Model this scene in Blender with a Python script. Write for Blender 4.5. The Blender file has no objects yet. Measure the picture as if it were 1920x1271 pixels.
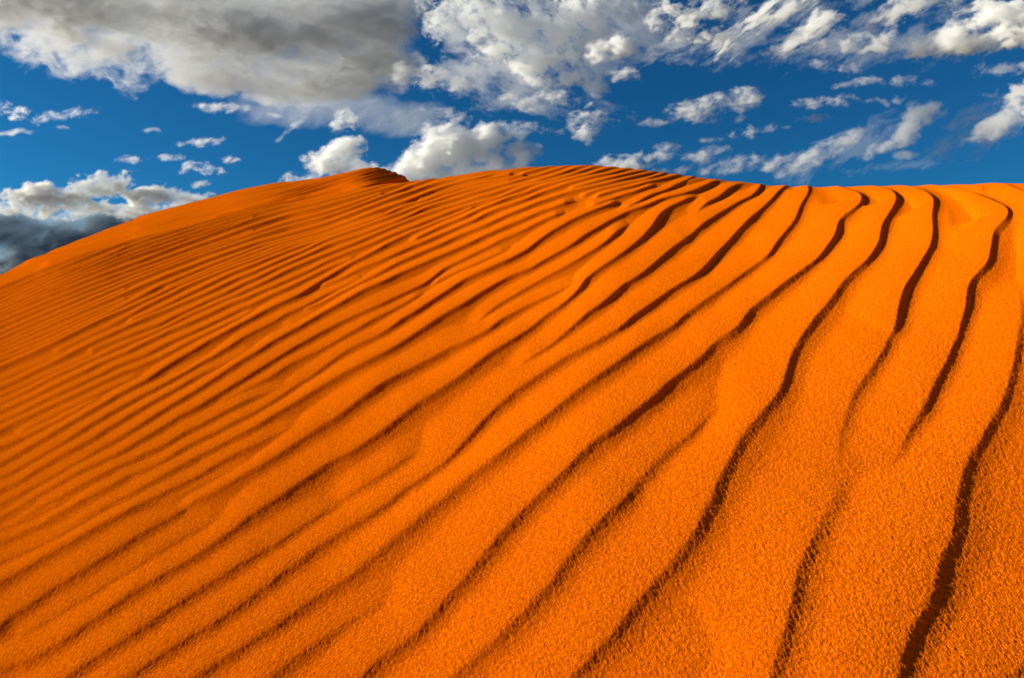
import bpy, math, random
import numpy as np

# ------------------------------------------------------------------ camera, sky, sun
C = bpy.context.scene
FPX = 1173.0              # focal length in photo pixels (photo 1920 wide)
CX, CY = 960.0, 635.5
HOR = 575.0               # photo row of the true horizon
PITCH = math.atan((HOR - CY) / FPX)        # negative: looking slightly down
EYE = 0.95                # eye height above the sand
cam_d = bpy.data.cameras.new('camera'); cam_d.sensor_width = 36.0
cam_d.lens = 36.0 * FPX / 1920.0; cam_d.clip_start = 0.05; cam_d.clip_end = 60000
cam = bpy.data.objects.new('camera', cam_d); C.collection.objects.link(cam)
cam.location = (0, 0, 0); cam.rotation_euler = (math.pi / 2 + PITCH, 0, 0)
C.camera = cam

SUN_AZ = math.radians(-84)    # measured from the view direction (+Y), negative = left
SUN_EL = math.radians(18)
sun_dir = np.array([math.sin(SUN_AZ) * math.cos(SUN_EL), math.cos(SUN_AZ) * math.cos(SUN_EL), math.sin(SUN_EL)])
ld = bpy.data.lights.new('sun', 'SUN'); ld.energy = 5.0; ld.angle = math.radians(2.0); ld.color = (1.0, 0.92, 0.74)
lo = bpy.data.objects.new('sun', ld); C.collection.objects.link(lo)
from mathutils import Vector
lo.rotation_euler = Vector(tuple(-sun_dir)).to_track_quat('-Z', 'Y').to_euler()
lo.location = (-20, 0, 30)

W = bpy.data.worlds.new("World"); C.world = W; W.use_nodes = True
nt = W.node_tree; nt.nodes.clear()
wo = nt.nodes.new('ShaderNodeOutputWorld'); bg = nt.nodes.new('ShaderNodeBackground')
sky = nt.nodes.new('ShaderNodeTexSky'); sky.sky_type = 'NISHITA'; sky.sun_disc = False
sky.sun_elevation = SUN_EL; sky.sun_rotation = SUN_AZ
sky.altitude = 1200; sky.air_density = 1.0; sky.dust_density = 0.55; sky.ozone_density = 4.0
hs = nt.nodes.new('ShaderNodeHueSaturation'); hs.inputs['Saturation'].default_value = 1.0; hs.inputs['Hue'].default_value = 0.49
hs.inputs['Value'].default_value = 1.0
mul = nt.nodes.new('ShaderNodeMix'); mul.data_type = 'RGBA'; mul.blend_type = 'MULTIPLY'; mul.inputs[0].default_value = 1.0
mul.inputs[7].default_value = (0.080, 0.43, 0.67, 1)
nt.links.new(sky.outputs[0], hs.inputs['Color']); nt.links.new(hs.outputs[0], mul.inputs[6])
nt.links.new(mul.outputs[2], bg.inputs[0]); bg.inputs[1].default_value = 0.055
nt.links.new(bg.outputs[0], wo.inputs[0])

C.view_settings.view_transform = 'Standard'; C.view_settings.look = 'None'
C.view_settings.exposure = 1.0; C.view_settings.gamma = 1.0
C.render.engine = 'CYCLES'
C.cycles.use_denoising = True
C.cycles.max_bounces = 12; C.cycles.volume_bounces = 10; C.cycles.diffuse_bounces = 4
C.cycles.transparent_max_bounces = 16

# ------------------------------------------------------------------ ripple crests traced from the place
T4 = 3.9708; T8 = 7.9417
TILE = dict(a=(0,380,T4), b=(480,300,T4), c=(960,300,T4), d=(1440,300,T4), e=(0,620,T4), f=(480,620,T4), g=(960,620,T4),
            h=(1440,620,T4), i=(0,940,T4), j=(480,940,T4), k=(960,940,T4), l=(1440,940,T4),
            B1=(480,300,T8), B2=(720,300,T8), B3=(480,460,T8), B4=(720,460,T8), C1=(960,300,T8), C2=(1200,300,T8),
            A1=(240,380,T8), A2=(0,500,T8), A3=(240,540,T8), E1=(0,660,T8), E2=(240,700,T8), E3=(0,820,T8))
NEAR = []      # (points, strength)
FAR = []
def P(tile, s, strength=1.0, dest=NEAR):
    ox, oy, k = TILE[tile]
    v = [float(q) for q in s.replace(',', ' ').split()]
    pts = [(ox + v[i] / k, oy + v[i + 1] / k) for i in range(0, len(v), 2)]
    dest.append((pts, strength)); return pts
def PP(tile, rows, strength=1.0, dest=NEAR):
    for r in rows.strip().split('\n'):
        r = r.strip()
        if not r: continue
        st = strength
        if '@' in r: r, q = r.split('@'); st = float(q)
        P(tile, r, st, dest)

PP('l', """980 1270 1000 1130 1080 950 1190 760 1250 620 1270 480 1350 320 1385 200 1390 0 @1.15
20 1270 80 1100 130 940 170 760 200 600 250 430 320 290 400 140 470 0 @1.2
1700 1400 1906 1180 @.6""")
PP('h', """1410 1271 1430 1180 1450 1060 1510 930 1600 800 1660 680 1740 560 1780 430 1815 310 1840 180 1860 0 @1.3
475 1271 480 1250 530 1130 570 1060 
500 1000 520 860 535 750 590 580 640 460 770 290 850 170 900 60 930 0 @.55
860 1040 930 930 980 880 1030 780 1080 690 1160 590 1200 490 1260 370 1330 240 1390 100 1430 0
0 580 60 510 110 420 140 300 200 150 300 0 @1.05""")
PP('d', """1875 1271 1885 1180 1880 1050 1850 930 1830 860 @1.3
960 1271 970 1120 1010 990 1080 880 1150 760 1210 660 1228 540 1218 400 1245 310 1215 265 1120 220 1040 195 960 187 @1.25
1430 1271 1430 1230 1470 1130 1480 1000 1500 930 1580 850 1640 780 1660 650 1675 540 1720 500 1790 430 1800 380 1750 350 1620 290 1500 245 1380 210 1200 183 @1.15
300 1271 400 1140 470 1060 530 970 610 880 740 770 820 650 835 570 845 490 900 410 960 310 970 270 900 220 780 190 700 185 @1.1
0 1050 130 940 250 850 380 750 450 650 510 560 515 470 560 430 660 360 715 300 700 260 600 225 520 192 @1.1
0 740 60 630 150 520 210 440 235 350 290 270 320 215 300 200
0 330 60 260 100 205 130 195
1906 250 1840 220 1780 190 1700 178 @1.1
1640 205 1500 185 1400 180 @.6""")
PP('k', """470 1270 590 1130 740 990 820 890 900 780 1010 670 1080 580 1180 500 1240 400 1330 300 1380 210 1430 110 1490 0 @1.1
0 905 130 790 250 660 330 550 400 450 480 360 590 230 710 110 850 0 @1.05
0 170 80 90 180 10
1250 1270 1400 1150 1550 1000 1650 880 @.35""")
PP('g', """1490 1270 1530 1150 1580 1040 1630 960 1700 820 1800 700 1906 590 @1.1
830 1271 930 1130 1060 990 1180 870 1320 770 1480 610 1640 450 @.5
150 1271 270 1180 380 1080 480 970 600 860 740 770 880 650 1030 540 1090 480 1200 380 1330 290 1440 200 1500 130 1620 60 1700 0 @1.05
0 860 120 770 220 690 340 590 450 500 570 410 720 310 870 200 1000 110 1190 0 @1.05
0 490 120 400 240 320 400 210 600 110 820 0 @.9
0 290 100 220 280 120 430 0 @.75
0 100 130 0 @.9""")
PP('c', """1690 1271 1770 1150 1906 1045
1190 1271 1320 1150 1450 1060 1600 960 1730 860 1840 780 1906 735 @.7
800 1271 900 1190 1050 1080 1200 980 1350 900 1440 820 1530 710 1640 590 1760 460 1906 325
430 1271 560 1160 700 1070 830 950 960 880 1080 780 1190 680 1330 580 1440 480 
120 1271 260 1160 370 1090 440 1030 520 950 540 900 640 830 800 730 940 630 
0 1150 130 1070 300 990 450 920 520 890 @.7
0 1020 130 940 280 860 400 800 560 710 690 635 @.8
0 870 130 820 300 720 460 632 @.9
0 750 120 680 175 634""")
PP('C1', """0 195 130 165 250 140 370 112
130 228 230 205 380 160 520 120 640 95
0 300 80 265 200 238
0 362 150 310 300 268 430 240 520 200 650 155 780 112 870 85
0 410 200 375 350 345 500 290 640 250 760 210 870 165 930 130 1060 100 1180 85
0 490 150 430 300 380 500 340 700 295 850 250 980 205 1100 160 1170 120 1260 95 1380 88
0 570 200 510 350 440 500 395 700 350 850 310 1050 260 1200 220 1330 165 1440 125 1520 100 1640 105
0 700 180 630 330 560 480 490 620 450 800 385 950 345 1150 295 1300 255 1500 210 1650 155 1750 125 1850 125
850 460 950 430 1100 385 1300 335 1450 300 1650 240 1906 170
0 835 200 745 350 680 500 620 650 570 750 530 900 490 1050 455 1250 410 1450 365 1600 325 1750 285 1906 240
0 980 200 900 400 810 600 750 750 690 870 630 940 600
1000 545 1150 490 1400 420 1650 365 1906 310 @.6
1200 575 1350 520 1500 475 1700 430 1906 375
1120 730 1230 690 1350 640 1500 590 1650 535 1780 500 1906 460 @.9
0 1160 150 1090 350 990 500 920 650 860 800 790
350 1265 500 1170 620 1090 750 1020 900 930 1050 860 1200 790 1350 730 1480 680 1590 615 @1.1
930 1265 1050 1170 1200 1080 1350 1000 1480 920 1590 870 1700 800 1906 740 @.9
1380 1265 1500 1160 1620 1050 1740 950
1650 770 1780 690 1906 620 @.8""")
PP('C2', """0 165 140 150
0 240 120 200 250 175
0 330 120 300 240 250 330 210 420 185 @1.2
0 385 150 335 330 300 450 260 570 220 680 210 @1.1
0 465 120 410 250 385
0 630 120 560 250 500 360 480 470 420 560 365 700 310 790 255 @1.1
620 350 760 310 880 295 @.6
0 745 150 690 300 620 450 575 650 530 800 480 950 410 1060 360 1090 310 1250 310 @1.2
0 1230 120 1100 230 980 270 880 350 790 450 720 600 660 750 590 870 540 @1.1
820 830 850 750 950 690 1100 620 1220 550 1270 470 1400 400 1500 350 1700 355 @1.1
600 1271 700 1180 830 1080 950 980 1100 880 1250 780 1400 690 1550 600 1700 530 1760 460 1790 395
1310 1271 1420 1120 1560 990 1680 870 1800 740 1906 650""")
PP('B2', """0 400 200 355 370 315
0 465 230 395 480 325
0 575 150 520 270 475 370 415 500 375 620 325 750 285
0 655 250 570 500 480 700 400 900 345 1100 300 1300 270 1560 195
750 362 880 310 1030 245 @.8
0 750 150 700 350 640 550 560 700 500 850 450 1000 400 1200 345 1400 300 1620 230 1906 190
510 600 650 560 850 490 1050 425 1250 375 1500 310 1750 250 1906 215 @.7
0 850 80 810 200 740 400 680 600 625 800 545 1000 490 1200 430 1450 370 1700 320 1906 290
0 915 300 810 550 710 750 640 950 565 1150 500 1350 440 1600 385 1906 340
0 1000 200 940 400 860 600 760 800 690 1000 630 1200 565 1450 490 1650 430 1906 365 @1.1
0 1075 200 990 400 915 600 840 800 780 1000 710 1200 650 1400 575 1600 520 1906 430 @.8
0 1180 200 1100 450 1010 650 930 850 850 1050 770 1250 700 1450 640 1700 580 1906 480
60 1260 250 1170 450 1070 650 1000 850 900 1050 840 1250 750 1350 700 @.8
400 1230 600 1130 800 1030 950 970 1200 880 1350 800 1500 740 1650 680 1800 610 1906 560 @1.1
570 1260 750 1180 950 1100 1150 1010 1350 930 1500 840 1700 760 1906 690 @1.1
880 1265 1050 1180 1250 1100 1450 1030 1650 940 1800 870 1906 820
1300 1265 1450 1180 1650 1090 1800 1020 1906 970
1640 1260 1780 1190 1906 1140""")
PP('B1', """0 840 480 710 950 610 1300 530 1700 440
0 920 480 790 950 680 1400 560 1906 400
0 1020 480 860 950 755 1400 620 1906 465
0 1110 480 960 950 845 1400 700 1906 515 @.7
0 1180 480 1030 950 920 1400 770 1906 575
0 1260 480 1130 950 1000 1400 840 1906 655
120 1265 480 1165 950 1040 1400 885 @.6
300 1265 950 1085 1400 930 1906 750
450 1265 950 1125 1400 975 1906 800 @.6
560 1265 950 1160 1400 1010 1906 850 @.8
750 1265 950 1205 1400 1050 1700 950 @.6
900 1265 1200 1150 1550 1030 1906 915 @1.1
1130 1265 1550 1130 1906 1000 @.6
1450 1265 1650 1180 1906 1075
1700 1265 1906 1180 @.8""", .9)
PP('B3', """0 45 120 0
0 105 150 50 300 0
0 160 200 90 450 0
0 215 250 120 560 10
0 305 300 175 550 80 750 0
0 410 250 300 450 210 650 130 800 70 900 15
0 510 250 390 500 290 700 200 900 110 1130 0
0 615 250 500 500 380 750 280 1000 180 1200 100 1450 10
0 715 200 640 400 550 600 470 800 390 1000 280 1200 190 1450 90 1700 0 @.8
0 870 200 760 450 660 650 560 850 460 1050 360 1300 260 1500 190 @.8
0 1070 200 960 450 850 650 760 800 660 950 560 1150 440 1300 350 1450 270 1600 200 1750 120 1906 40
50 1260 250 1160 450 1030 650 950 850 850 1050 730 1250 640 1400 560 1600 460 @.7
950 600 1150 540 1300 490 1500 380 1700 300 1906 230 @.8
700 960 900 900 1100 800 1300 690 1500 600 1700 500 1906 400 @.8
400 1250 600 1150 800 1060 950 980 @.4
620 1265 850 1140 1050 1030 1250 930 1450 810 1650 710 1906 590 @1.25
1100 1265 1300 1160 1500 1060 1700 980 1906 890 @.8
1500 1265 1700 1150 1906 1045""")
PP('B4', """0 30 80 0
0 235 150 170 300 100 450 30 560 0
0 405 200 290 400 210 600 120 800 40 900 0 @1.1
0 600 200 480 400 390 600 300 800 210 950 150 1100 80 1270 0 @1.1
0 880 150 810 350 720 550 620 700 530 800 420 950 320 1150 230 1350 130 1500 60 1650 0 @.8
700 590 900 480 1100 390 1350 280 1550 190 1750 100 1906 30 @.7
0 1050 200 940 400 830 600 700 @.8
60 1260 250 1150 450 1040 650 910 850 780 1000 680 1150 580 1300 500 1500 420 1650 340 1780 290 1906 220 @1.2
600 1265 800 1140 1000 1020 1200 910 1350 800 1500 710 1700 590 1906 480 @1.2
1300 1180 1450 1070 1600 950 1750 840 1906 740 @.7
1560 1260 1700 1150 1906 1010""")
for l, r in ((640,60),(715,130),(770,170),(830,205),(900,245),(985,290),(1050,384),(1110,430),(1170,475),(1230,545)):
    P('A1', '0 %g 950 %g 1906 %g' % (l, (l + r) / 2 - 12, r), .8 if l < 700 else 1.0)
for x, r in ((200,625),(450,681),(560,740),(650,794),(860,850),(1100,940),(1350,1045),(1620,1145),(1850,1250)):
    P('A1', '%g 1265 %g %g 1906 %g' % (x, (x + 1906) / 2, (1265 + r) / 2 - 8, r), 1.0)
for l, r in ((400,-375),(460,-313),(515,-270),(565,-238),(610,-183),(665,-123),(720,-53),(780,32),(870,97),(950,157),(1030,217),(1100,277),(1160,340),(1215,400)):
    P('A2', '0 %g 600 %g 1250 %g 1906 %g' % (l, l + (r - l) * .33, l + (r - l) * .67, r), .8 if l < 540 else 1.0)
PP('A2', """0 1265 500 1060 1000 850 1500 640 1906 460
180 1265 600 1080 1100 850 1500 670 1906 490
330 1265 700 1110 1150 900 1500 740 1906 560 @.6
580 1265 850 1140 1100 1010 1300 910 1500 810 1906 640 @1.15
800 1265 1200 1080 1550 920 1906 760 @.35
1100 1265 1400 1130 1650 1020 1906 900
1300 1265 1600 1150 1906 1030 @.7
1600 1265 1906 1130 @.7""", .85)
PP('E1', """0 75 160 0
0 140 300 10
0 270 250 150 450 60 580 0 @1.15
0 420 400 240 800 80 1000 0 @.35
0 560 250 440 500 310 750 190 1000 70 1150 0
0 660 300 520 600 380 850 270 1200 120 1450 0 @.7
0 770 300 640 600 480 800 370 1000 280 1250 160 1500 60 1650 0
0 900 250 790 500 670 700 570 950 440 1150 360 1350 250 1600 130 1906 10
0 1060 300 920 600 760 800 660 1050 540 1250 450 1500 330 1700 230 1906 140
0 1200 200 1080 450 970 700 840 900 740 1100 650 1300 550 1550 430 1800 320 1906 270
250 1240 500 1100 750 960 1000 830 1200 740 1400 640 1650 520 1906 400 @.6
430 1260 700 1110 900 1000 1100 880 1350 740 1500 660 @.8
700 1265 900 1150 1100 1040 1300 920 1500 800 1700 680 1906 560 @1.1
1060 1265 1250 1150 1450 1020 1700 880 1906 760
1400 1265 1600 1140 1750 1050 1906 950
1780 1265 1906 1180""", .9)
PP('A3', """0 80 200 0
0 210 250 110 450 10
0 320 250 200 450 110 650 20
0 410 250 290 500 180 700 80 860 0
0 500 300 380 600 250 850 130 1100 30
0 580 300 440 550 350 800 250 1050 150 1350 30
0 720 250 620 450 560 700 420 950 310 1200 190 1450 90 1620 0
0 830 300 700 550 590 750 480 900 400 1150 300 1350 210 1600 110 1850 0 @.8
0 960 250 830 450 740 650 630 850 560 1000 490 1200 400 1500 250 1800 140 1906 90
0 1095 150 1050 350 965 550 850 750 760 950 670 1150 570 1400 450 1650 320 1906 210 @.8
0 1222 120 1180 350 1090 600 980 800 860 1050 740 1300 620 1550 490 1906 310 @.8
430 1260 650 1130 850 1010 1050 900 1250 780 1450 680 1650 570 1906 430 @1.1
620 1265 850 1170 1100 1060 1300 950 @.4
800 1265 1050 1130 1250 1030 1450 920 1650 790 1906 650 @1.1
1070 1265 1400 1120 1650 1000 1906 870 @.5
1430 1265 1650 1120 1906 980 @1.1
1850 1265 1906 1235""", .9)
PP('E2', """0 85 200 0 @.6
0 250 200 150 400 30
0 440 200 330 400 230 600 120 850 0
0 640 250 490 450 370 650 260 850 150 1050 30
0 860 200 760 400 630 600 510 800 390 1000 270 1200 140 1420 0 @1.1
0 1100 250 950 450 830 650 710 850 600 1050 500 1200 400 1400 280 1650 130 1906 0
100 1250 300 1150 550 1050 700 960 850 860 1050 770 1250 660 1450 560 1700 420 1906 330
1350 420 1600 290 1906 140 @.4
550 1265 750 1140 950 1030 1150 930 1400 810 1600 690 1906 560
950 1265 1150 1150 1350 1060 1550 960 1750 860 1906 790
1450 1265 1650 1150 1906 1030""")
PP('E3', """0 190 200 100 400 0
0 420 200 310 400 190 600 70 750 0
0 590 200 500 450 360 650 240 850 130 1050 20 @.8
0 790 250 670 450 540 650 420 850 290 1050 190 1250 80 1420 0
0 960 250 830 500 690 750 570 950 440 1150 340 1300 250 1500 140 1750 10 @.8
0 1160 250 1010 450 880 700 740 900 640 1100 520 1400 380 1650 270 1906 130
200 1240 400 1120 600 1000 850 870 1050 770 1250 660 1500 540 1700 440 1906 340
600 1265 850 1100 1050 1000 1250 880 1450 790 1650 690 1906 540 @1.1
1050 1265 1300 1120 1500 1010 1700 910 1906 830 @.7
1600 1265 1750 1170 1906 1080 @1.1""")
PP('e', """953 1065 1100 1010 1230 950 @.8
953 1205 1130 1110 1300 1020 1430 950
953 1333 1080 1265 1280 1160 1450 1080 1680 945 @1.1
1350 1300 1450 1255 1620 1180 1780 1090 1906 1020 @1.1
953 960 1010 945 @.8
1200 1271 1400 1160 1600 1060 1906 930 @.3""")
PP('i', """0 90 150 30 250 0
0 200 150 130 350 30 450 0 @.6
0 310 150 240 300 160 450 80 600 0
0 460 200 370 400 270 600 140 800 20 @.7
0 640 150 550 300 450 450 360 600 270 800 150 950 60 1080 0 @1.15
0 950 80 880 200 800 400 650 550 560 700 460 850 370 1000 270 1150 180 1300 90 1400 20 @.9
100 1010 350 870 600 720 850 560 1050 440 1300 280 1500 170 1750 50 @.4
0 1271 150 1210 300 1150 450 1060 600 950 760 850 900 740 1050 640 1250 530 1450 420 1600 320 1760 200 1906 95 @1.15
560 1270 700 1170 900 1050 1100 920 1250 810 1450 680 1600 590 1750 500 1906 400
1000 1270 1200 1150 1400 1010 1600 900 1760 790 1906 690
1500 1280 1700 1150 1906 1010""")
PP('f', """0 1030 150 940 300 850 440 760 600 670 700 600 820 510 930 430 1050 360 1180 290 1330 210 1450 140 1600 80 1760 0 @.95
0 840 150 760 350 650 @.5
0 710 150 620 300 540 430 460 560 390 700 310 850 240 970 180 1100 100 1270 0 @1.1
0 590 150 500 300 400 440 320 560 230 700 140 880 60 1010 0 @.8
0 480 150 420 250 370 @.4
0 390 100 350 250 250 400 190 560 110 760 0 @.8
0 300 130 230 300 130 420 70 540 0
0 180 150 80 310 0 @1.1
150 1271 300 1170 430 1080 560 990 700 930 830 850 960 760 1080 670 1200 580 1350 490 1500 390 1600 310 1750 190 1906 80 @1.1
580 1271 750 1170 880 1100 1000 1020 1160 920 1300 860 @.6
980 1271 1100 1180 1250 1090 1400 990 1500 890 1600 790 1680 690 1780 590 1906 475 @.8
1400 1271 1500 1180 1650 1060 1780 970 1906 870""")
PP('j', """1510 1270 1620 1170 1760 1060 1906 910 @1.05
820 1271 920 1170 1040 1090 1200 990 1310 850 1460 690 1580 560 1700 420 1790 310 1860 230 1906 180 @1.05
150 1271 330 1130 480 1030 600 930 @.8
600 930 760 820 900 740 1080 620 @.35
0 1010 130 930 260 840 440 720 560 650 720 550 850 440 960 350 1100 240 1220 140 1400 0 @1.1
0 680 130 590 300 460 400 390 560 280 700 190 850 100 1000 0
0 390 60 360 200 290 340 180 500 80 650 0 @.7
0 90 170 0 @1.1""")
PP('B1', """0 600 300 520 600 430 900 330 1200 240 1480 160 @.35
0 635 300 560 600 460 900 360 1200 270 1500 190 1650 132 @.6
0 670 400 570 750 450 1050 350 1350 250 1600 175 1760 132 @.8
0 700 400 600 750 500 1100 380 1400 280 1650 200 1830 150
0 735 450 630 800 530 1150 420 1450 330 1750 220 1906 170
700 600 1050 500 1350 410 1650 300 1906 230
1100 520 1400 440 1650 360 1906 290
1500 430 1700 390 1906 345
0 560 400 470 800 350 1200 230 1400 170 @.3
0 500 500 390 900 290 @.25""", 1, FAR)
PP('B2', """0 230 60 205 110 185
0 290 120 245 210 220
0 345 100 320 180 285 270 260
90 360 200 320 300 285
0 170 40 165""", 1, FAR)
PP('A1', """0 330 600 160 1100 30 @.2
0 400 700 230 1300 80 1906 -60 @.25
0 470 800 290 1400 130 1906 10 @.3
200 480 900 300 1400 180 1906 45 @.4
500 470 1000 330 1500 210 1906 90 @.5
0 560 500 440 1000 320 @.3""", 1, FAR)

# ------------------------------------------------------------------ the dune as a landform
cp, sp = math.cos(PITCH), math.sin(PITCH)
def px_dir(u, v):
    """photo pixel -> world direction"""
    x = (np.asarray(u, float) - CX) / FPX; y = (CY - np.asarray(v, float)) / FPX
    return np.stack([x, cp - sp * y, sp + cp * y], -1)
def to_px(p):
    x, y, z = p[..., 0], p[..., 1], p[..., 2]
    dep = np.maximum(cp * y + sp * z, 1e-3); up = -sp * y + cp * z
    return CX + FPX * x / dep, CY - FPX * up / dep
def azel(u, v):
    d = px_dir(u, v); h = np.hypot(d[..., 0], d[..., 1])
    return np.arctan2(d[..., 0], d[..., 1]), d[..., 2] / h
def spline(x, y, X):
    """natural cubic through the knots"""
    n = len(x); h = np.diff(x); A = np.zeros((n, n)); b = np.zeros(n); A[0, 0] = A[-1, -1] = 1
    for i in range(1, n - 1):
        A[i, i - 1], A[i, i], A[i, i + 1] = h[i - 1], 2 * (h[i - 1] + h[i]), h[i]
        b[i] = 6 * ((y[i + 1] - y[i]) / h[i] - (y[i] - y[i - 1]) / h[i - 1])
    M = np.linalg.solve(A, b); k = np.clip(np.searchsorted(x, X) - 1, 0, n - 2); t = X - x[k]; u = x[k + 1] - X; hk = h[k]
    return M[k] * u ** 3 / (6 * hk) + M[k + 1] * t ** 3 / (6 * hk) + (y[k] / hk - M[k] * hk / 6) * u + (y[k + 1] / hk - M[k + 1] * hk / 6) * t
def smooth1(x, y, n=2001, w=0.02):
    """interpolate knots then smooth a little"""
    X = np.linspace(-1.3, 1.3, n); Y = spline(x[1:-1], y[1:-1], np.clip(X, x[1], x[-2]))
    e0, e1 = X < x[1], X > x[-2]
    Y[e0] = y[1] + (X[e0] - x[1]) * (y[2] - y[1]) / (x[2] - x[1]); Y[e1] = y[-2] + (X[e1] - x[-2]) * (y[-2] - y[-3]) / (x[-2] - x[-3]) * .5
    k = int(w / (X[1] - X[0])); ker = np.hanning(2 * k + 3); ker /= ker.sum()
    Yp = np.pad(Y, k + 1, mode='edge'); return X, np.convolve(Yp, ker, 'valid')
def knots(pts, w):
    u = np.array([p[0] for p in pts], float); v = np.array([p[1] for p in pts], float)
    a, t = azel(u, v)
    a = np.concatenate([[-1.3], a, [1.3]]); t = np.concatenate([[t[0] - 0.12], t, [t[-1] + 0.0]])
    return smooth1(a, t, w=w)
# crest line of the near dune seen from the eye, and of the far one
near_sky = [(-220, 615), (0, 541), (120, 494), (240, 456), (360, 424), (480, 395), (600, 372), (700, 352), (775, 341), (850, 331), (900, 324),
            (960, 317.5), (1030, 312.5), (1095, 310.5), (1150, 313), (1200, 318), (1250, 324.5), (1300, 331), (1350, 338), (1400, 343.5),
            (1450, 347), (1520, 348.5), (1600, 348), (1700, 346.5), (1800, 343.5), (1920, 339.5), (2100, 334)]
far_sky = [(-220, 605), (0, 515), (100, 470), (200, 431), (300, 396), (380, 374), (450, 355), (520, 343.5), (580, 337.5), (640, 327), (690, 318), (712, 318.5),
           (730, 323), (775, 342), (830, 366), (900, 395), (1000, 430), (1200, 500)]
AX, AN = knots(near_sky, .022); _, AF = knots(far_sky, .007)
def kn(vals, w=.10):
    a, _ = azel(np.array([q[0] for q in vals], float), np.full(len(vals), 400.))
    return smooth1(np.concatenate([[-1.3], a, [1.3]]), np.array([vals[0][1]] + [q[1] for q in vals] + [vals[-1][1]], float), w=w)[1]
RN = kn([(0, 10.5), (480, 9.8), (775, 8.6), (1095, 6.6), (1450, 4.6), (1920, 4.0)])
RF = kn([(0, 34), (480, 30), (700, 26), (900, 24)])
HN, HF = EYE, 6.0
def z_near(az, r):
    a = np.interp(az, AX, AN); R = np.interp(az, AX, RN)
    q = np.clip(az + .05, 0, 1.0)                   # slope tilted away from the sun at the near right, to darken that corner
    return r * a - HN * (1 - r / R) ** 2 - .34 * q * q * r * np.exp(-(r / 1.9) ** 2)
def z_far(az, r):
    a = np.interp(az, AX, AF); R = np.interp(az, AX, RF)
    return r * a - HF * (1 - r / R) ** 2
def hit(u, v, far=False):
    """where the sight line through a photo pixel meets the dune"""
    az, t = azel(u, v)
    a = np.interp(az, AX, AF if far else AN); R = np.interp(az, AX, RF if far else RN); H = HF if far else HN
    tau = np.maximum(a - t, 1e-5)
    B = 2 * H / R + tau; A_ = H / R ** 2
    r = (B - np.sqrt(np.maximum(B * B - 4 * A_ * H, 0))) / (2 * A_)
    z = z_far(az, r) if far else z_near(az, r)
    return np.stack([r * np.sin(az), r * np.cos(az), z], -1)

# ------------------------------------------------------------------ join and smooth the traced crests
def join(lines, tol=11.0):
    L = [(np.array(p, float), np.full(len(p), s)) for p, s in lines]
    while True:
        best = None
        n = len(L)
        S = np.array([l[0][0] for l in L]); E = np.array([l[0][-1] for l in L])
        dd = np.hypot(E[:, None, 0] - S[None, :, 0], E[:, None, 1] - S[None, :, 1])
        for i in range(n): dd[i, i] = 1e9
        for i in range(n):           # directions must agree
            ti = L[i][0][-1] - L[i][0][-2]; ti /= np.hypot(*ti)
            tl_ = tol if L[i][0][-1][1] > 560 else 5.0
            dd[i][dd[i] > tl_] = 1e9
            for j in np.where(dd[i] < tl_)[0]:
                tj = L[j][0][1] - L[j][0][0]; tj /= np.hypot(*tj)
                if ti @ tj < 0.5: dd[i, j] = 1e9
        i, j = np.unravel_index(np.argmin(dd), dd.shape)
        if dd[i, j] > tol: break
        pi, si = L[i]; pj, sj = L[j]
        mid = (pi[-1] + pj[0]) / 2
        L[i] = (np.vstack([pi[:-1], mid[None], pj[1:]]), np.concatenate([si[:-1], [(si[-1] + sj[0]) / 2], sj[1:]]))
        L.pop(j)
    return L
rng = np.random.default_rng(5)
def resample(p, s, step=5.0):
    d = np.concatenate([[0], np.cumsum(np.hypot(*np.diff(p, axis=0).T))])
    n = max(4, int(d[-1] / step)); q = np.linspace(0, d[-1], n)
    x = np.interp(q, d, p[:, 0]); y = np.interp(q, d, p[:, 1]); st = np.interp(q, d, s)
    k = 4
    if n > 12:
        ker = np.hanning(2 * k + 3); ker /= ker.sum()
        def sm(f):
            fp = np.concatenate([2 * f[0] - f[1:k + 2][::-1], f, 2 * f[-1] - f[-k - 2:-1][::-1]])
            return np.convolve(fp, ker, 'valid')
        x, y = sm(x), sm(y)
        # the crest of a ripple wanders a little and its height comes and goes
        m = n + 60; w1 = np.convolve(rng.normal(0, 1, m), np.hanning(9) / 4.5, 'same')[30:30 + n]
        w2 = np.convolve(rng.normal(0, 1, m), np.hanning(31) / 15.5, 'same')[30:30 + n]
        tx, ty = np.gradient(x), np.gradient(y); tl = np.hypot(tx, ty)
        amp = np.interp(y, [340, 700, 1200], [.05, .45, 1.7])
        x += -ty / tl * w1 * amp; y += tx / tl * w1 * amp
        st = st * (1 + np.interp(y, [500, 800], [.10, .2]) * w2)
    return x, y, st
SKU = np.array([q[0] for q in near_sky], float); SKV = np.array([q[1] for q in near_sky], float)
def extend(x, y, st):
    for end in (0, -1):
        if x[end] < 9 or x[end] > 1911 or y[end] > 1252 or y[end] < np.interp(x[end], SKU, SKV) + 7:
            a = 3 if end == 0 else -4
            tx, ty = x[end] - x[a], y[end] - y[a]; l = math.hypot(tx, ty); tx, ty = tx / l, ty / l
            q = np.arange(1, 40) * 6.0
            ex, ey = x[end] + tx * q, y[end] + ty * q; es = np.full(39, st[end])
            if end == 0: x, y, st = np.r_[ex[::-1], x], np.r_[ey[::-1], y], np.r_[es, st]
            else: x, y, st = np.r_[x, ex], np.r_[y, ey], np.r_[st, es]
    return x, y, st

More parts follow.
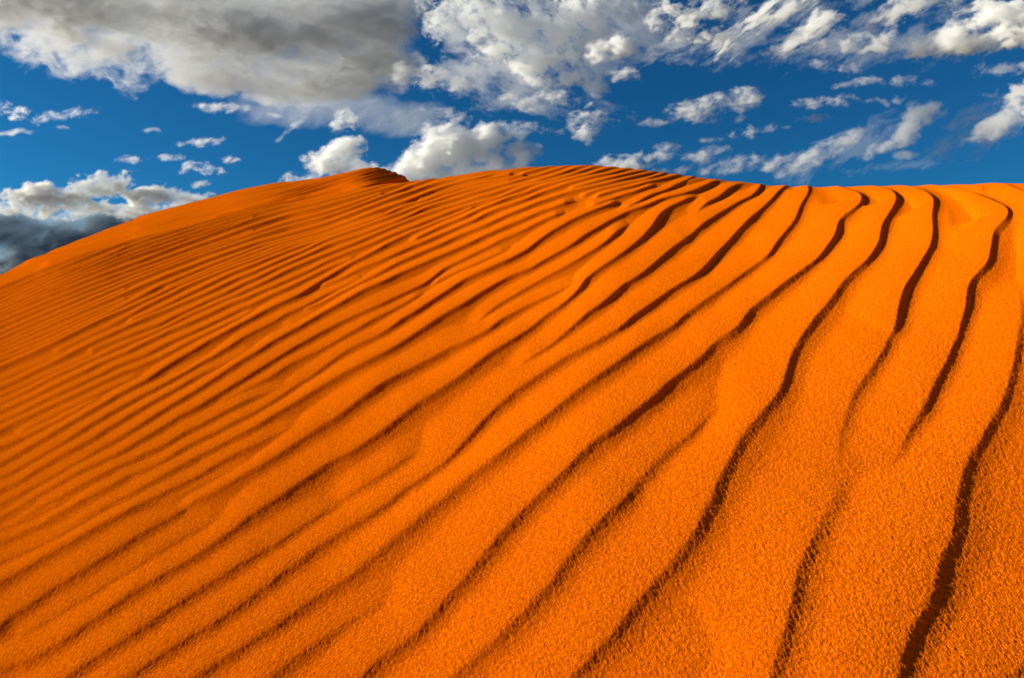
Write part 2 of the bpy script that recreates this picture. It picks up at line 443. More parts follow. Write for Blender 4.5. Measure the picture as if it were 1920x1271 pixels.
MX, MY0, MY1 = 240, 290, 1500         # raster margins
GX0, GY0 = -MX, MY0
GW, GH = 1920 + 2 * MX, MY1 - MY0
def ripple_field(lines, far=False):
    L = []
    for p, s in join(lines):
        x, y, st = extend(*resample(p, s))
        L.append((x, y, st))
    X = np.concatenate([l[0] for l in L]); Y = np.concatenate([l[1] for l in L])
    I = np.concatenate([np.full(len(l[0]), i) for i, l in enumerate(L)])
    TX = np.concatenate([np.gradient(l[0]) for l in L]); TY = np.concatenate([np.gradient(l[1]) for l in L])
    tl = np.hypot(TX, TY) + 1e-9; TX /= tl; TY /= tl
    # lee side is on the right of the direction of travel (image y is down)
    NX, NY = -TY, TX
    Wl = np.zeros(len(X)); Ws = np.zeros(len(X))
    for c0 in range(0, len(X), 800):
        s = slice(c0, c0 + 800)
        dx = X[None] - X[s, None]; dy = Y[None] - Y[s, None]
        al = np.abs(dx * TX[s, None] + dy * TY[s, None]); ac = dx * NX[s, None] + dy * NY[s, None]
        ok = (al < 5) & (I[None] != I[s, None]) & (np.abs(ac) > 1.5)
        Wl[s] = np.where(ok & (ac > 0), ac, 1e4).min(1); Ws[s] = np.where(ok & (ac < 0), -ac, 1e4).min(1)
    both = np.minimum(Wl, Ws)
    dflt = np.interp(Y, [340, 500, 700, 1200], [9, 26, 60, 120])
    both = np.where(both > 1e3, dflt, both)
    Wl = np.where(Wl > 1e3, both * 1.3, Wl); Ws = np.where(Ws > 1e3, both * 1.3, Ws)
    Wl = np.minimum(Wl, 2.2 * both); Ws = np.minimum(Ws, 2.2 * both)
    H4 = np.zeros((GH, GW), np.float32)
    for i, (x, y, st) in enumerate(L):
        m = I == i; wl, ws = Wl[m], Ws[m]
        k = min(20, max(1, len(x) // 3)); ker = np.hanning(2 * k + 3)[1:-1]; ker /= ker.sum()
        wl = np.convolve(np.pad(wl, k, mode='edge'), ker, 'valid'); ws = np.convolve(np.pad(ws, k, mode='edge'), ker, 'valid')
        nx, ny = NX[m], NY[m]
        # real spacing on the sand
        yy = np.clip(y, 0, 1500); wm = (wl + ws) / 2
        a = hit(x - nx * .5, yy - ny * .5, far); b = hit(x + nx * .5, yy + ny * .5, far)
        Wr = np.linalg.norm(a - b, axis=1) * wm
        Wr = np.clip(Wr, .02, np.interp(x, [0, 500, 1100], [.75, .5, .24]) if not far else .8)
        if not far: Wr = Wr * np.interp(x, [-200, 250, 600, 1100, 1500, 1920], [1.15, 1.15, 1.05, .85, .70, .70]) * np.interp(yy, [350, 600, 800, 1270], [.85, .95, 1.1, .95])
        Wr = np.convolve(np.pad(Wr, k, mode='edge'), ker, 'valid')
        k2 = min(24, max(1, len(x) // 3)); ker2 = np.hanning(2 * k2 + 3)[1:-1]; ker2 /= ker2.sum()
        Wr = np.convolve(np.pad(Wr, k2, mode='edge'), ker2, 'valid')
        # taper free ends
        d = np.arange(len(x)) * 5.0; tp = np.minimum(1, (d + 2) / (wm * 1.1)) * np.minimum(1, (d[::-1] + 2) / (wm * 1.1))
        st = np.sign(st) * np.abs(st) ** .7
        A = Wr * np.minimum(st, np.interp(y, [380, 500, 800], [1.25, 1.2, 1.0])) * tp ** .7
        reach = int(max(wl.max(), ws.max()) * 1.05) + 3
        x0 = max(GX0, int(x.min()) - reach); x1 = min(GX0 + GW, int(x.max()) + reach)
        y0 = max(GY0, int(y.min()) - reach); y1 = min(GY0 + GH, int(y.max()) + reach)
        if x1 <= x0 or y1 <= y0: continue
        D = np.full((y1 - y0, x1 - x0), 1e9, np.float32); Hh = np.zeros_like(D)
        for q in range(len(x) - 1):
            rr = int(max(wl[q], ws[q]) * 1.05) + 3
            a0 = max(x0, int(min(x[q], x[q + 1])) - rr); a1 = min(x1, int(max(x[q], x[q + 1])) + rr + 1)
            b0 = max(y0, int(min(y[q], y[q + 1])) - rr); b1 = min(y1, int(max(y[q], y[q + 1])) + rr + 1)
            if a1 <= a0 or b1 <= b0: continue
            gx = np.arange(a0, a1, dtype=np.float32)[None] - x[q]; gy = np.arange(b0, b1, dtype=np.float32)[:, None] - y[q]
            sx, sy = x[q + 1] - x[q], y[q + 1] - y[q]; l2 = sx * sx + sy * sy + 1e-9
            t = np.clip((gx * sx + gy * sy) / l2, 0, 1)
            ex, ey = gx - t * sx, gy - t * sy
            dist = np.hypot(ex, ey)
            side = (-sy * gx + sx * gy)           # >0: lee
            sub = D[b0 - y0:b1 - y0, a0 - x0:a1 - x0]; hs_ = Hh[b0 - y0:b1 - y0, a0 - x0:a1 - x0]
            up = dist < sub
            w_l = wl[q] + (wl[q + 1] - wl[q]) * t; w_s = ws[q] + (ws[q + 1] - ws[q]) * t; am = A[q] + (A[q + 1] - A[q]) * t
            xi_l = np.clip(dist / (LEE * w_l), 0, 1); xc = np.clip(dist / (.09 * w_l), 0, 1); xt = np.clip(dist / (.85 * w_l), 0, 1); xi_s = np.clip(dist / (1.0 * w_s), 0, 1)
            hl = .26 * (1 - xc) ** 1.1 + .34 * (1 - xi_l) ** 1.3 + .40 * (1 - xt) ** 1.9; hss = 1 - xi_s ** 1.7
            hh = am * np.where(side > 0, hl, hss)
            sub[up] = dist[up]; hs_[up] = hh[up]
        H4[y0 - GY0:y1 - GY0, x0 - GX0:x1 - GX0] += Hh ** 3
    return H4 ** (1 / 3), L
LEE = 0.30
def blur(a, s):
    k = max(1, int(3 * s)); ker = np.exp(-.5 * (np.arange(-k, k + 1) / s) ** 2); ker /= ker.sum()
    out = np.zeros_like(a); p = np.pad(a, ((k, k), (0, 0)), mode='edge')
    for i, w in enumerate(ker): out += w * p[i:i + a.shape[0]]
    a = out; out = np.zeros_like(a); p = np.pad(a, ((0, 0), (k, k)), mode='edge')
    for i, w in enumerate(ker): out += w * p[:, i:i + a.shape[1]]
    return out
def soft(F):
    """sand slumps: round the crests, more where the ripples are seen large"""
    v = (np.arange(GH) + GY0)[:, None]
    a, b, c = blur(F, .6), blur(F, 1.6), blur(F, 7.0)
    w1 = np.clip((v - 480) / 350.0, 0, 1); w2 = np.clip((v - 560) / 500.0, 0, 1) * .46
    return (a * (1 - w1) + b * w1) * (1 - w2) + c * w2
F_near = soft(ripple_field(NEAR)[0]); F_far = blur(ripple_field(FAR, True)[0], .8)
_bl = blur(F_near, 7.0); _bl2 = blur(F_near, 4.0)
_yy, _xx = np.mgrid[0:GH, 0:GW]
for _cx, _cy, _r in ((1545, 369, 24), (1787, 406, 30), (1545, 378, 20), (1800, 418, 18)):     # hollows inside the bends
    _w = np.exp(-(((_xx + GX0 - _cx) ** 2 + (_yy + GY0 - _cy) ** 2) / _r ** 2.0) ** 1.5)
    F_near = F_near * (1 - _w) + _bl * _w
def sample(F, u, v):
    x = np.clip(u - GX0, 0, GW - 1.001); y = np.clip(v - GY0, 0, GH - 1.001)
    xi, yi = x.astype(int), y.astype(int); fx, fy = x - xi, y - yi
    return (F[yi, xi] * (1 - fx) + F[yi, xi + 1] * fx) * (1 - fy) + (F[yi + 1, xi] * (1 - fx) + F[yi + 1, xi + 1] * fx) * fy

def vnoise(x, y, seed=0):
    """cheap value noise"""
    r = np.random.default_rng(seed); T = r.random((256, 256)) * 2 - 1
    xi, yi = np.floor(x).astype(int), np.floor(y).astype(int); fx, fy = x - xi, y - yi
    fx = fx * fx * (3 - 2 * fx); fy = fy * fy * (3 - 2 * fy)
    a, b = T[yi & 255, xi & 255], T[yi & 255, (xi + 1) & 255]; c, d = T[(yi + 1) & 255, xi & 255], T[(yi + 1) & 255, (xi + 1) & 255]
    return (a * (1 - fx) + b * fx) * (1 - fy) + (c * (1 - fx) + d * fx) * fy

RIP = 0.130
def grid_mesh(name, rows, cols, X, Y, Z, mat):
    n = rows * cols
    co = np.empty((n, 3), np.float32); co[:, 0] = X.ravel(); co[:, 1] = Y.ravel(); co[:, 2] = Z.ravel()
    me = bpy.data.meshes.new(name); me.vertices.add(n); me.vertices.foreach_set('co', co.ravel())
    i = np.arange((rows - 1) * cols).reshape(rows - 1, cols)[:, :-1].ravel()
    q = np.stack([i, i + 1, i + cols + 1, i + cols], 1).astype(np.int32); nf = len(q)
    me.loops.add(nf * 4); me.loops.foreach_set('vertex_index', q.ravel())
    me.polygons.add(nf); me.polygons.foreach_set('loop_start', np.arange(nf, dtype=np.int32) * 4)
    me.polygons.foreach_set('use_smooth', np.ones(nf, bool))
    me.update(calc_edges=True)
    me.materials.append(mat)
    o = bpy.data.objects.new(name, me); C.collection.objects.link(o); return o

# ------------------------------------------------------------------ sand
def sand_material(name, grain=1.0):
    m = bpy.data.materials.new(name); m.use_nodes = True; n = m.node_tree; n.nodes.clear(); L = n.links
    out = n.nodes.new('ShaderNodeOutputMaterial'); bs = n.nodes.new('ShaderNodeBsdfDiffuse')
    tc = n.nodes.new('ShaderNodeTexCoord')
    g1 = n.nodes.new('ShaderNodeTexNoise'); g1.inputs['Scale'].default_value = 480; g1.inputs['Detail'].default_value = 2; g1.inputs['Roughness'].default_value = .6
    g2 = n.nodes.new('ShaderNodeTexNoise'); g2.inputs['Scale'].default_value = 190; g2.inputs['Detail'].default_value = 3; g2.inputs['Roughness'].default_value = .6
    big = n.nodes.new('ShaderNodeTexNoise'); big.inputs['Scale'].default_value = 1.3; big.inputs['Detail'].default_value = 4
    for t in (g1, g2, big): L.new(tc.outputs['Object'], t.inputs['Vector'])
    mx = n.nodes.new('ShaderNodeMath'); mx.operation = 'ADD'; L.new(g1.outputs['Fac'], mx.inputs[0]); L.new(g2.outputs['Fac'], mx.inputs[1])
    cr = n.nodes.new('ShaderNodeValToRGB'); e = cr.color_ramp.elements
    e[0].position = .30; e[0].color = (.40, .052, .0004, 1); e[1].position = .70; e[1].color = (1.0, .25, .0030, 1)
    e2 = cr.color_ramp.elements.new(.5); e2.color = (.82, .150, .0008, 1)
    hf = n.nodes.new('ShaderNodeMath'); hf.operation = 'MULTIPLY'; hf.inputs[1].default_value = .5; L.new(mx.outputs[0], hf.inputs[0]); L.new(hf.outputs[0], cr.inputs[0])
    mm = n.nodes.new('ShaderNodeMix'); mm.data_type = 'RGBA'; mm.blend_type = 'MULTIPLY'; mm.inputs[0].default_value = .35
    cr2 = n.nodes.new('ShaderNodeValToRGB'); cr2.color_ramp.elements[0].position = .3; cr2.color_ramp.elements[0].color = (.72, .62, .6, 1); cr2.color_ramp.elements[1].position = .7
    L.new(big.outputs['Fac'], cr2.inputs[0]); L.new(cr.outputs[0], mm.inputs[6]); L.new(cr2.outputs[0], mm.inputs[7])
    L.new(mm.outputs[2], bs.inputs['Color'])
    bs.inputs['Roughness'].default_value = .6
    bp = n.nodes.new('ShaderNodeBump'); bp.inputs['Strength'].default_value = .8; bp.inputs['Distance'].default_value = .003 * grain
    L.new(hf.outputs[0], bp.inputs['Height']); L.new(bp.outputs[0], bs.inputs['Normal'])
    L.new(bs.outputs[0], out.inputs[0]); return m
sand = sand_material('orange_sand')

def build_dune(name, far, cols, n_t, n_r, rmin, rmax_f, uL, uR):
    aL = math.atan((uL - CX) / FPX); aR = math.atan((uR - CX) / FPX)
    tanaz = np.linspace(math.tan(aL), math.tan(aR), cols); az = np.arctan(tanaz)
    Rm = 6.0 if not far else 28.0; H = HF if far else HN
    rho = np.linspace(rmin, rmax_f, 6001)
    t = H * (1 - rho) ** 2 / (rho * Rm)
    dens = np.abs(np.gradient(t, rho)) * n_t / (0.62 if not far else .3) + n_r / (rmax_f - rmin)
    cum = np.concatenate([[0], np.cumsum((dens[1:] + dens[:-1]) / 2 * np.diff(rho))])
    rows = int(cum[-1]); rr = np.interp(np.linspace(0, cum[-1], rows), cum, rho)
    AZ = az[None, :]; R = np.interp(az, AX, RF if far else RN)[None, :]
    r = rr[:, None] * R
    if not far: # keep the near rows at real distances that do not depend on azimuth too strongly
        r = rr[:, None] * R
    z = z_far(AZ, r) if far else z_near(AZ, r)
    X = r * np.sin(AZ); Y = r * np.cos(AZ); Zb = z + 0 * X
    # broad undulation that leaves the crest line alone
    u, v = to_px(np.stack([X, Y, Zb], -1))
    d = sample(F_far if far else F_near, u, v) * RIP
    if far: d *= 2.4
    z2 = Zb + d - (.010 if not far else .02)
    # hollows and swells, palm sized to metre sized
    sw = vnoise(X * 1.6 + 7, Y * 1.6, 1) * .006 + vnoise(X * 4.5, Y * 4.5 + 3, 2) * .0022 + vnoise(X * 14, Y * 14, 3) * .0005
    if not far:        # single grains and clots of grains, near the feet
        z2 += (vnoise(X * 210, Y * 210, 11) * .00042 + vnoise(X * 390, Y * 390 + 5, 12) * .00042) * np.clip(1.6 - r / 3.2, 0, 1)
    z2 += sw * np.clip((1 - rr[:, None]) * 2.5, 0, 1)
    return grid_mesh(name, len(rr), cols, X, Y, z2, sand)
near = build_dune('sand_dune', False, 1600, 1000, 520, .055, 1.9, -230, 2150)
near['kind'] = 'structure'
far = build_dune('distant_sand_dune', True, 800, 300, 260, .30, 1.9, -260, 1250)
far['kind'] = 'structure'

# unseen ground added to bounce warm light into shade: a flat of the same sand, and the dull plain beyond, both far below and sunlit
fl_n = 60
fx, fy = np.meshgrid(np.linspace(-420, 420, fl_n), np.linspace(-420, 420, fl_n))
floor = grid_mesh('bounce_sand_flat', fl_n, fl_n, fx, fy, -26 + 1.2 * vnoise(fx / 60, fy / 60, 9), sand)
floor['kind'] = 'structure'
pm = bpy.data.materials.new('dry_earth'); pm.use_nodes = True; pn = pm.node_tree
pb = pn.nodes['Principled BSDF']; pb.inputs['Roughness'].default_value = .95; pb.inputs['Specular IOR Level'].default_value = .1
pno = pn.nodes.new('ShaderNodeTexNoise'); pno.inputs['Scale'].default_value = .004; pno.inputs['Detail'].default_value = 8
ptc = pn.nodes.new('ShaderNodeTexCoord'); pcr = pn.nodes.new('ShaderNodeValToRGB')
pcr.color_ramp.elements[0].position = .35; pcr.color_ramp.elements[0].color = (.10, .085, .055, 1)
pcr.color_ramp.elements[1].position = .65; pcr.color_ramp.elements[1].color = (.20, .15, .095, 1)
pn.links.new(ptc.outputs['Object'], pno.inputs['Vector']); pn.links.new(pno.outputs['Fac'], pcr.inputs[0]); pn.links.new(pcr.outputs[0], pb.inputs['Base Color'])
gx_, gy_ = np.meshgrid(np.linspace(-25000, 25000, 80), np.linspace(-25000, 25000, 80))
unseen_plain = grid_mesh('unseen_plain', 80, 80, gx_, gy_, -30 + 0 * gx_, pm)  # added beyond the sand so less warm bounce reaches the clouds
unseen_plain['kind'] = 'structure'

# ------------------------------------------------------------------ clouds: closed bodies of scattering droplets, kilometres away
def fbm(x, y, seed, octv=6, gain=.55):
    s = 0; a = 1; n = 0
    for o in range(octv):
        s = s + a * vnoise(x, y, seed * 17 + o * 3 + 1); n += a; a *= gain
        x, y = x * 1.93 * .955 - y * 1.93 * .296 + 5.3, x * 1.93 * .296 + y * 1.93 * .955 + 1.7
    return s / n
_cm = {}
def cloud_material(tau, tint):
    key = (round(tau, 7), tint)
    if key in _cm: return _cm[key]
    m = bpy.data.materials.new('cloud_droplets'); m.use_nodes = True; n = m.node_tree; n.nodes.clear()
    out = n.nodes.new('ShaderNodeOutputMaterial')
    pv = n.nodes.new('ShaderNodeVolumePrincipled')
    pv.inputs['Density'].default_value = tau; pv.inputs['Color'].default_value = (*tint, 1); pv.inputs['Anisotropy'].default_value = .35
    n.links.new(pv.outputs[0], out.inputs['Volume']); _cm[key] = m; return m
WHITE = (.972, .969, .964)
n_cloud = 0
def cloud(label, blobs, group=None, D=None, freq=28., ang=12., stretch=1.7, amp=.9, thick=.9, dens=.055, tint=WHITE, step=2.0, thr=.15, warp=9., power=1.8, cat='cloud', flat=0.):
    """blobs: (cx, cy, rx, ry, tilt) outlines in sky directions; the body bulges towards and away from us as far as it is wide"""
    global n_cloud
    n_cloud += 1; seed = n_cloud
    B = np.array([b + (0,) * (5 - len(b)) for b in blobs], float)
    ext = np.max(B[:, 2:4], 1) * 1.35 + 8
    u0, u1 = (B[:, 0] - ext).min(), (B[:, 0] + ext).max(); v0, v1 = (B[:, 1] - ext).min(), (B[:, 1] + ext).max()
    u0, u1, v0, v1 = max(u0, -240), min(u1, 2160), max(v0, -200), min(v1, 560)
    nx, ny = int((u1 - u0) / step) + 2, int((v1 - v0) / step) + 2
    U, V = np.meshgrid(u0 + np.arange(nx) * step, v0 + np.arange(ny) * step)
    wx = fbm(U / 40, V / 40, seed + 100, 3) * warp; wy = fbm(U / 40 + 9, V / 40, seed + 200, 3) * warp
    S = np.full(U.shape, -1.); R0 = np.zeros(U.shape)
    for cx, cy, rx, ry, t in B:
        c, s = math.cos(math.radians(t)), math.sin(math.radians(t))
        dx, dy = U + wx - cx, -(V + wy - cy)
        q = ((dx * c + dy * s) / rx) ** 2 + ((-dx * s + dy * c) / ry) ** 2
        f = 1 - q
        k = .18; h = np.clip(.5 + .5 * (f - S) / k, 0, 1)
        R0 = R0 * (1 - h) + ry * h
        S = S * (1 - h) + f * h + k * h * (1 - h)
    c, s = math.cos(math.radians(ang)), math.sin(math.radians(ang))
    X = (U + wx) * c - (V + wy) * s; Y = (U + wx) * s + (V + wy) * c
    f1 = fbm(X / (freq * stretch), Y / freq, seed, 7, .66)
    f2 = np.abs(fbm(X / (freq * .8 * stretch) + 3, Y / (freq * .8), seed + 50, 5, .55))
    F = np.clip(S, -1.5, 1) + amp * (f1 * 1.5 - f2 * .7 + .10) - thr
    if flat: F = np.where(F > 0, F, F)
    T = np.clip(F, 0, 1.2) ** power * thick * np.minimum(R0, 60) * 1.1
    T[0, :] = T[-1, :] = 0; T[:, 0] = T[:, -1] = 0
    keep = T > 0
    cell = keep[:-1, :-1] | keep[1:, :-1] | keep[:-1, 1:] | keep[1:, 1:]
    if not cell.any(): return None
    d = px_dir(U, V); d /= np.linalg.norm(d, axis=-1, keepdims=True)
    el = math.asin(px_dir(B[:, 0].mean(), B[:, 1].mean())[2] / np.linalg.norm(px_dir(B[:, 0].mean(), B[:, 1].mean())))
    if D is None: D = min(11000., 1500. / max(.12, math.tan(el)))
    ppm = D / FPX
    f3 = fbm(U / 14, V / 14, seed + 70, 4)
    front = D - ppm * T * (.62 + .15 * f3); back = D + ppm * T * .40
    idx = -np.ones(T.shape, int); used = np.zeros(T.shape, bool)
    used[:-1, :-1] |= cell; used[1:, :-1] |= cell; used[:-1, 1:] |= cell; used[1:, 1:] |= cell
    n = used.sum(); idx[used] = np.arange(n)
    cof = (d * front[..., None])[used]; cob = (d * back[..., None])[used]
    # rim vertices are shared by the two skins
    bi = idx.copy(); inner = used & keep; m2 = inner.sum(); bi[inner] = n + np.arange(m2)
    co = np.concatenate([cof, (d * back[..., None])[inner]]).astype(np.float32)
    ctr = co.mean(0); co -= ctr
    r_, c_ = np.where(cell)
    def quads(I): return np.stack([I[r_, c_], I[r_, c_ + 1], I[r_ + 1, c_ + 1], I[r_ + 1, c_]], 1)
    q = np.concatenate([quads(idx)[:, ::-1], quads(bi)]).astype(np.int32)
    deg = (q[:len(r_)] [:, ::-1] == q[len(r_):]).all(1)      # cells where both skins coincide
    q = q[~np.concatenate([deg, deg])]
    me = bpy.data.meshes.new('cloud'); me.vertices.add(len(co)); me.vertices.foreach_set('co', co.ravel())
    me.loops.add(q.size); me.loops.foreach_set('vertex_index', q.ravel()); me.polygons.add(len(q))
    me.polygons.foreach_set('loop_start', np.arange(len(q), dtype=np.int32) * 4); me.polygons.foreach_set('use_smooth', np.ones(len(q), bool))
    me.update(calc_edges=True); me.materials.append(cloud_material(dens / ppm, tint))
    o = bpy.data.objects.new('cloud', me); o.location = tuple(float(t) for t in ctr); C.collection.objects.link(o)
    o['label'] = label; o['category'] = cat
    if group: o['group'] = group
    return o

G1 = 'clouds scattered over the blue sky'
G2 = 'small fair weather clouds low on the left'
cloud('huge grey cloud bank filling the upper left of the sky', [(0, -30, 360, 165, -12), (200, 30, 330, 130, -13), (400, 50, 330, 140, -13), (560, 50, 230, 150, -5), (660, 130, 170, 75, 5), (420, 150, 200, 46, -10), (700, 40, 110, 100)],
      G1, freq=60, stretch=1.9, ang=-6, amp=.5, thick=1.5, dens=.05, thr=.15, warp=12, tint=(.83, .83, .832))  # shade of the bank's underside put into a darker droplet tint
cloud('long ragged cloud at the left edge above the smaller strip', [(110, 214, 82, 13, 3), (20, 205, 60, 20, -22)], G1, freq=16)
cloud('short low cloud strip at the left edge under the long ragged one', [(20, 248, 42, 9)], G1, freq=14)
cloud('small bright flat cloud just under the lower edge of the grey bank', [(417, 203, 58, 14)], G1, freq=14)
cloud('tiny oval cloud right of the small bright flat cloud', [(512, 214, 22, 8)], G1, freq=12)
cloud('thin curling wisp left of the heart shaped cloud', [(555, 232, 34, 9, 35), (530, 250, 18, 6, 60)], G1, freq=14, dens=.04, thr=.1)
cloud('tiny dot of cloud right of the low strip at the left edge', [(121, 241, 17, 6)], G2, freq=10)
cloud('small puffy cloud highest of the little group above the dune', [(375, 266, 48, 12, 6)], G2, freq=12)
cloud('small lone flat cloud left of the little group above the dune', [(248, 298, 36, 10)], G2, freq=12)
cloud('small pale puff at the left end of the little group', [(320, 294, 26, 8)], G2, freq=10)
cloud('small broken cloud lowest of the little group above the dune', [(376, 315, 44, 15, -3)], G2, freq=11)
cloud('small thin cloud at the right end of the little group', [(432, 298, 34, 9, -3)], G2, freq=10, dens=.06)
cloud('faint sliver of cloud alone above the lone flat cloud', [(290, 246, 24, 5)], G2, freq=10, dens=.05)
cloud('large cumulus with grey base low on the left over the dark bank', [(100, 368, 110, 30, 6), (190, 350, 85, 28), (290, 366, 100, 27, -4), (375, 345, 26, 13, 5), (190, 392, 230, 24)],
      G1, freq=26, thick=1.2, dens=.10, D=9000, tint=(.76, .76, .755))  # droplets tinted darker throughout, standing in for the grey shaded body
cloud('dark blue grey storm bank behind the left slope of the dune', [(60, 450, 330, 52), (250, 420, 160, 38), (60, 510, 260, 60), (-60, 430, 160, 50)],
      G1, freq=50, stretch=2.6, amp=.4, thick=1.6, dens=.09, D=13000, thr=.1, tint=(.42, .50, .58), warp=16)  # a cloud in shadow: its shade is put into dark bluish droplets
cloud('bright sliver of cloud touching the left slope of the dune', [(352, 378, 42, 12, 15)], G1, freq=14, D=10000)
cloud('cumulus rising from behind the left shoulder of the dune peak', [(625, 292, 74, 34, 22), (560, 336, 60, 18, 10), (660, 315, 70, 22)], G1, freq=22, thick=1.2, D=8000, dens=.10, amp=.7)
cloud('big cumulus directly right of the dune peak with a bright left flank', [(868, 272, 118, 54, 10), (790, 305, 80, 42, 35), (760, 325, 90, 26), (950, 292, 80, 40), (900, 330, 150, 30)],
      G1, freq=34, thick=1.1, D=8600, dens=.09, amp=.65)
cloud('torn grey shreds above the big cumulus', [(835, 212, 52, 18, -10), (812, 240, 40, 16, 30)], G1, freq=16, dens=.04, thr=.12, amp=1.0)
cloud('long thin flat cloud to the right above the big cumulus', [(985, 240, 78, 14, -5)], G1, freq=16)
cloud('small heart shaped cloud between the grey bank and the dune peak', [(643, 226, 42, 26, 18)], G1, freq=18)
cloud('broad sheet of broken white cloud at the top centre', [(890, 20, 130, 60), (960, 80, 110, 62, -25), (1060, 50, 140, 70, 10), (1010, 120, 110, 50, -20), (1080, 150, 70, 30), (1130, 10, 110, 40)],
      G1, freq=22, stretch=1.4, ang=-20, amp=1.0, thick=.7, dens=.055, thr=.08, warp=14, tint=(.985,.985,.985), D=5600)
cloud('soft lumps of cloud hanging off the right end of the grey bank', [(800, 140, 62, 26, -10), (860, 158, 40, 22), (740, 140, 60, 24)], G1, freq=18, dens=.08, thr=.2)
cloud('patch of white cloud under the broad broken sheet', [(1010, 190, 86, 24, 4), (960, 185, 40, 14)], G1, freq=18, amp=1.0)
cloud('downward pointing soft grey cloud right of the long thin flat one', [(1110, 225, 50, 34), (1098, 250, 26, 26)], G1, freq=20, dens=.06)
cloud('small round white cloud below right of the broad broken sheet', [(1165, 142, 36, 18)], G1, freq=14)
cloud('cream coloured tilted cloud hanging under the broad broken sheet', [(1150, 85, 66, 34, 25)], G1, freq=20, dens=.08)
cloud('thin veil of white cloud right of the cream tilted cloud', [(1290, 45, 95, 55, 5), (1330, 15, 80, 30)], G1, freq=18, dens=.045, amp=1.1, ang=20)
cloud('comb of slanting cloud streaks at the top right of centre', [(1400, 60, 90, 36, 30), (1450, 30, 110, 34, 30), (1480, 80, 60, 22, 25)], G1, freq=11, stretch=4, ang=35, dens=.07, amp=1.1, thr=.25)
cloud('ragged white cloud just right of the slanting streaks', [(1540, 55, 48, 46, 40), (1500, 85, 50, 22, 15)], G1, freq=16, amp=1.0, stretch=2.5, ang=35, dens=.07)
cloud('compact bright cloud at the top right with blue on both sides', [(1640, 78, 56, 34), (1600, 85, 36, 18)], G1, freq=18)
cloud('big pale cloud at the top right corner', [(1810, 68, 130, 42, 14), (1900, 40, 120, 60, 10), (1740, 80, 60, 26)], G1, freq=34, thick=1.1, dens=.10)
cloud('thin veil of cloud above the compact bright cloud', [(1690, 22, 80, 36, 25), (1770, 0, 80, 30)], G1, freq=18, dens=.04, amp=1.1, ang=30, stretch=2.5)
cloud('small white puff below the comb of streaks', [(1540, 125, 26, 12)], G1, freq=12)
cloud('small ragged cloud just right of the small white puff', [(1590, 127, 38, 12)], G1, freq=12, dens=.07)
cloud('long narrow cloud under the compact bright cloud', [(1620, 158, 60, 12, 6), (1700, 150, 50, 12, 4), (1745, 153, 22, 12)], G1, freq=14)
cloud('plump isolated cloud right of centre in open blue', [(1370, 190, 66, 26, 10), (1310, 208, 62, 28, 12)], G1, freq=24, thick=1.1, warp=6)
cloud('tiny slanted cloud fleck under the plump isolated cloud', [(1388, 218, 13, 8, 50)], G1, freq=9)
cloud('thin low streak of cloud left under the plump isolated cloud', [(1222, 232, 56, 10, -4)], G1, freq=12, dens=.06)
cloud('small flat cloud level with the plump isolated cloud', [(1530, 192, 58, 12, 4)], G1, freq=12, dens=.08)
cloud('small faint cloud above the hooked cloud', [(1592, 184, 34, 8, -8)], G1, freq=11, dens=.05)
cloud('small flat cloud directly below the level one', [(1530, 223, 44, 10, 3)], G1, freq=12, dens=.08)
cloud('hooked cloud leaning right above the long cloud on the horizon', [(1735, 212, 50, 28, 10), (1700, 246, 52, 24, 50), (1655, 280, 50, 16, 30), (1695, 290, 34, 11)], G1, freq=20, stretch=1.6, ang=35, amp=.6, dens=.08, D=6900)
cloud('small thin cloud touching the left tip of the hooked cloud', [(1650, 192, 28, 8, -5), (1685, 185, 18, 9, 10)], G1, freq=11, dens=.07)
cloud('long bright cloud lying along the dune horizon right of centre', [(1410, 312, 110, 25, 8), (1540, 288, 110, 24, 24), (1490, 305, 100, 28, 12), (1340, 325, 60, 14)], G1, freq=24, stretch=2, ang=25, D=8800)
cloud('large grey sided cloud at the right edge of the sky', [(1915, 195, 60, 52, 40), (1880, 235, 64, 26, 28), (1835, 258, 40, 8, 20)], G1, freq=28, thick=1.2)
cloud('flat cloud at the right edge above the grey sided one', [(1895, 131, 76, 20, 6)], G1, freq=20)
cloud('blue grey cloud peeping over the dune right of its highest point', [(1190, 302, 88, 26, 14), (1240, 285, 50, 14, 18)], G1, freq=22, dens=.06, D=9500)
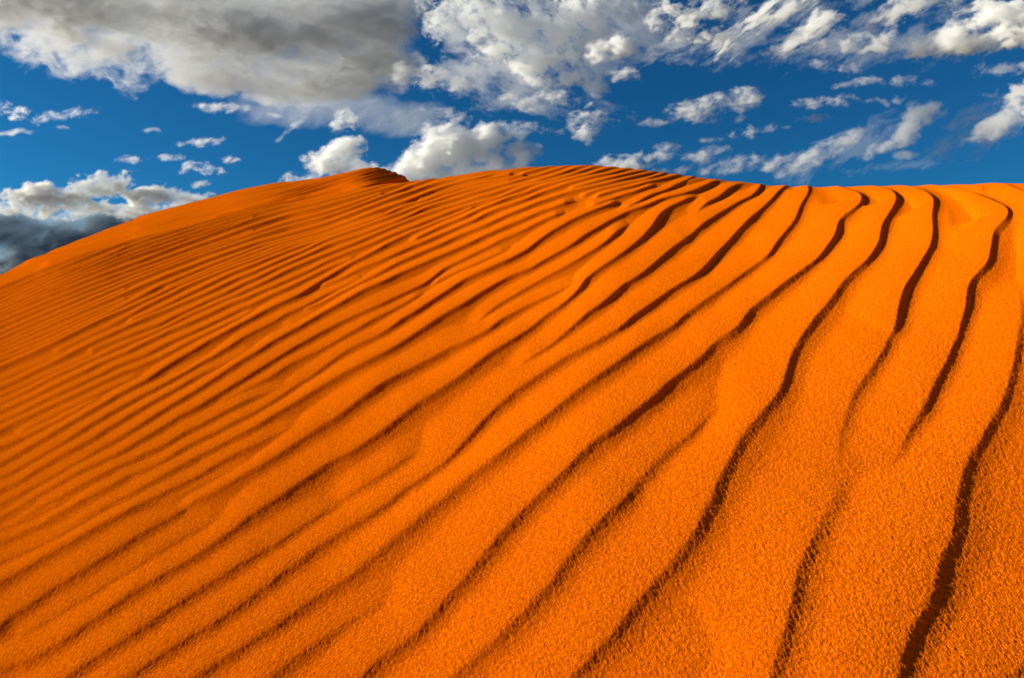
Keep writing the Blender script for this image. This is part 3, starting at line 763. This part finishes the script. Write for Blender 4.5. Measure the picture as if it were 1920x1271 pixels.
cloud('dim grey oval cloud left above the long bright horizon cloud', [(1322, 288, 50, 22, 10)], G1, freq=20, dens=.05)
cloud('thin white streak above the dim grey oval cloud', [(1328, 262, 36, 6, 3)], G1, freq=10, dens=.07)
cloud('loose shreds of cloud above the long bright horizon cloud', [(1395, 245, 36, 12, 15), (1440, 237, 34, 9, 10)], G1, freq=11, amp=1.1, dens=.06)
cloud('tiny puff of cloud alone left of the hooked cloud', [(1478, 239, 14, 6)], G1, freq=9, dens=.07)
cloud('thin low shreds of cloud right of the blue grey one', [(1260, 322, 60, 12, 4)], G1, freq=14, dens=.07, D=9500)
cloud('faint fleck of cloud below the flat cloud at the right edge', [(1850, 178, 30, 7)], G1, freq=11, dens=.04)
cloud('faint veil of cloud low on the right under the hooked cloud', [(1690, 310, 110, 12, 8)], G1, freq=16, dens=.015, D=9500, stretch=3)
cloud('thin grey veil hanging below the grey bank', [(600, 200, 200, 45, 0), (760, 220, 120, 40)], G1, freq=60, dens=.012, thr=.05, amp=.4, D=6500)

cloud('wide thin veil joining the broken white sheet to the clouds beside it', [(980, 90, 230, 130, -15), (1150, 60, 140, 90, 0)], G1, freq=40, dens=.010, thr=.0, amp=1.1, D=6400, ang=-20, power=1.3)
cloud('wide thin veil behind the comb of slanting streaks', [(1400, 60, 190, 60, 15), (1540, 60, 120, 60, 20)], G1, freq=30, dens=.008, thr=.15, amp=1.3, D=4200, ang=30, stretch=2.5, power=1.3)
cloud('wide thin veil round the pale cloud in the top right corner', [(1760, 60, 200, 70, 12)], G1, freq=36, dens=.008, thr=.15, amp=1.2, D=4400, ang=25, stretch=2.2, power=1.3)
cloud('thin veil trailing from the grey sided cloud at the right edge', [(1850, 240, 110, 50, 30)], G1, freq=26, dens=.010, thr=.0, amp=1.1, D=6000, ang=30, stretch=2.5, power=1.3)
cloud('thin haze of cloud between the long horizon cloud and the hooked cloud', [(1600, 275, 150, 34, 24)], G1, freq=22, dens=.006, thr=.1, amp=1.2, D=7000, ang=30, stretch=3, power=1.3)
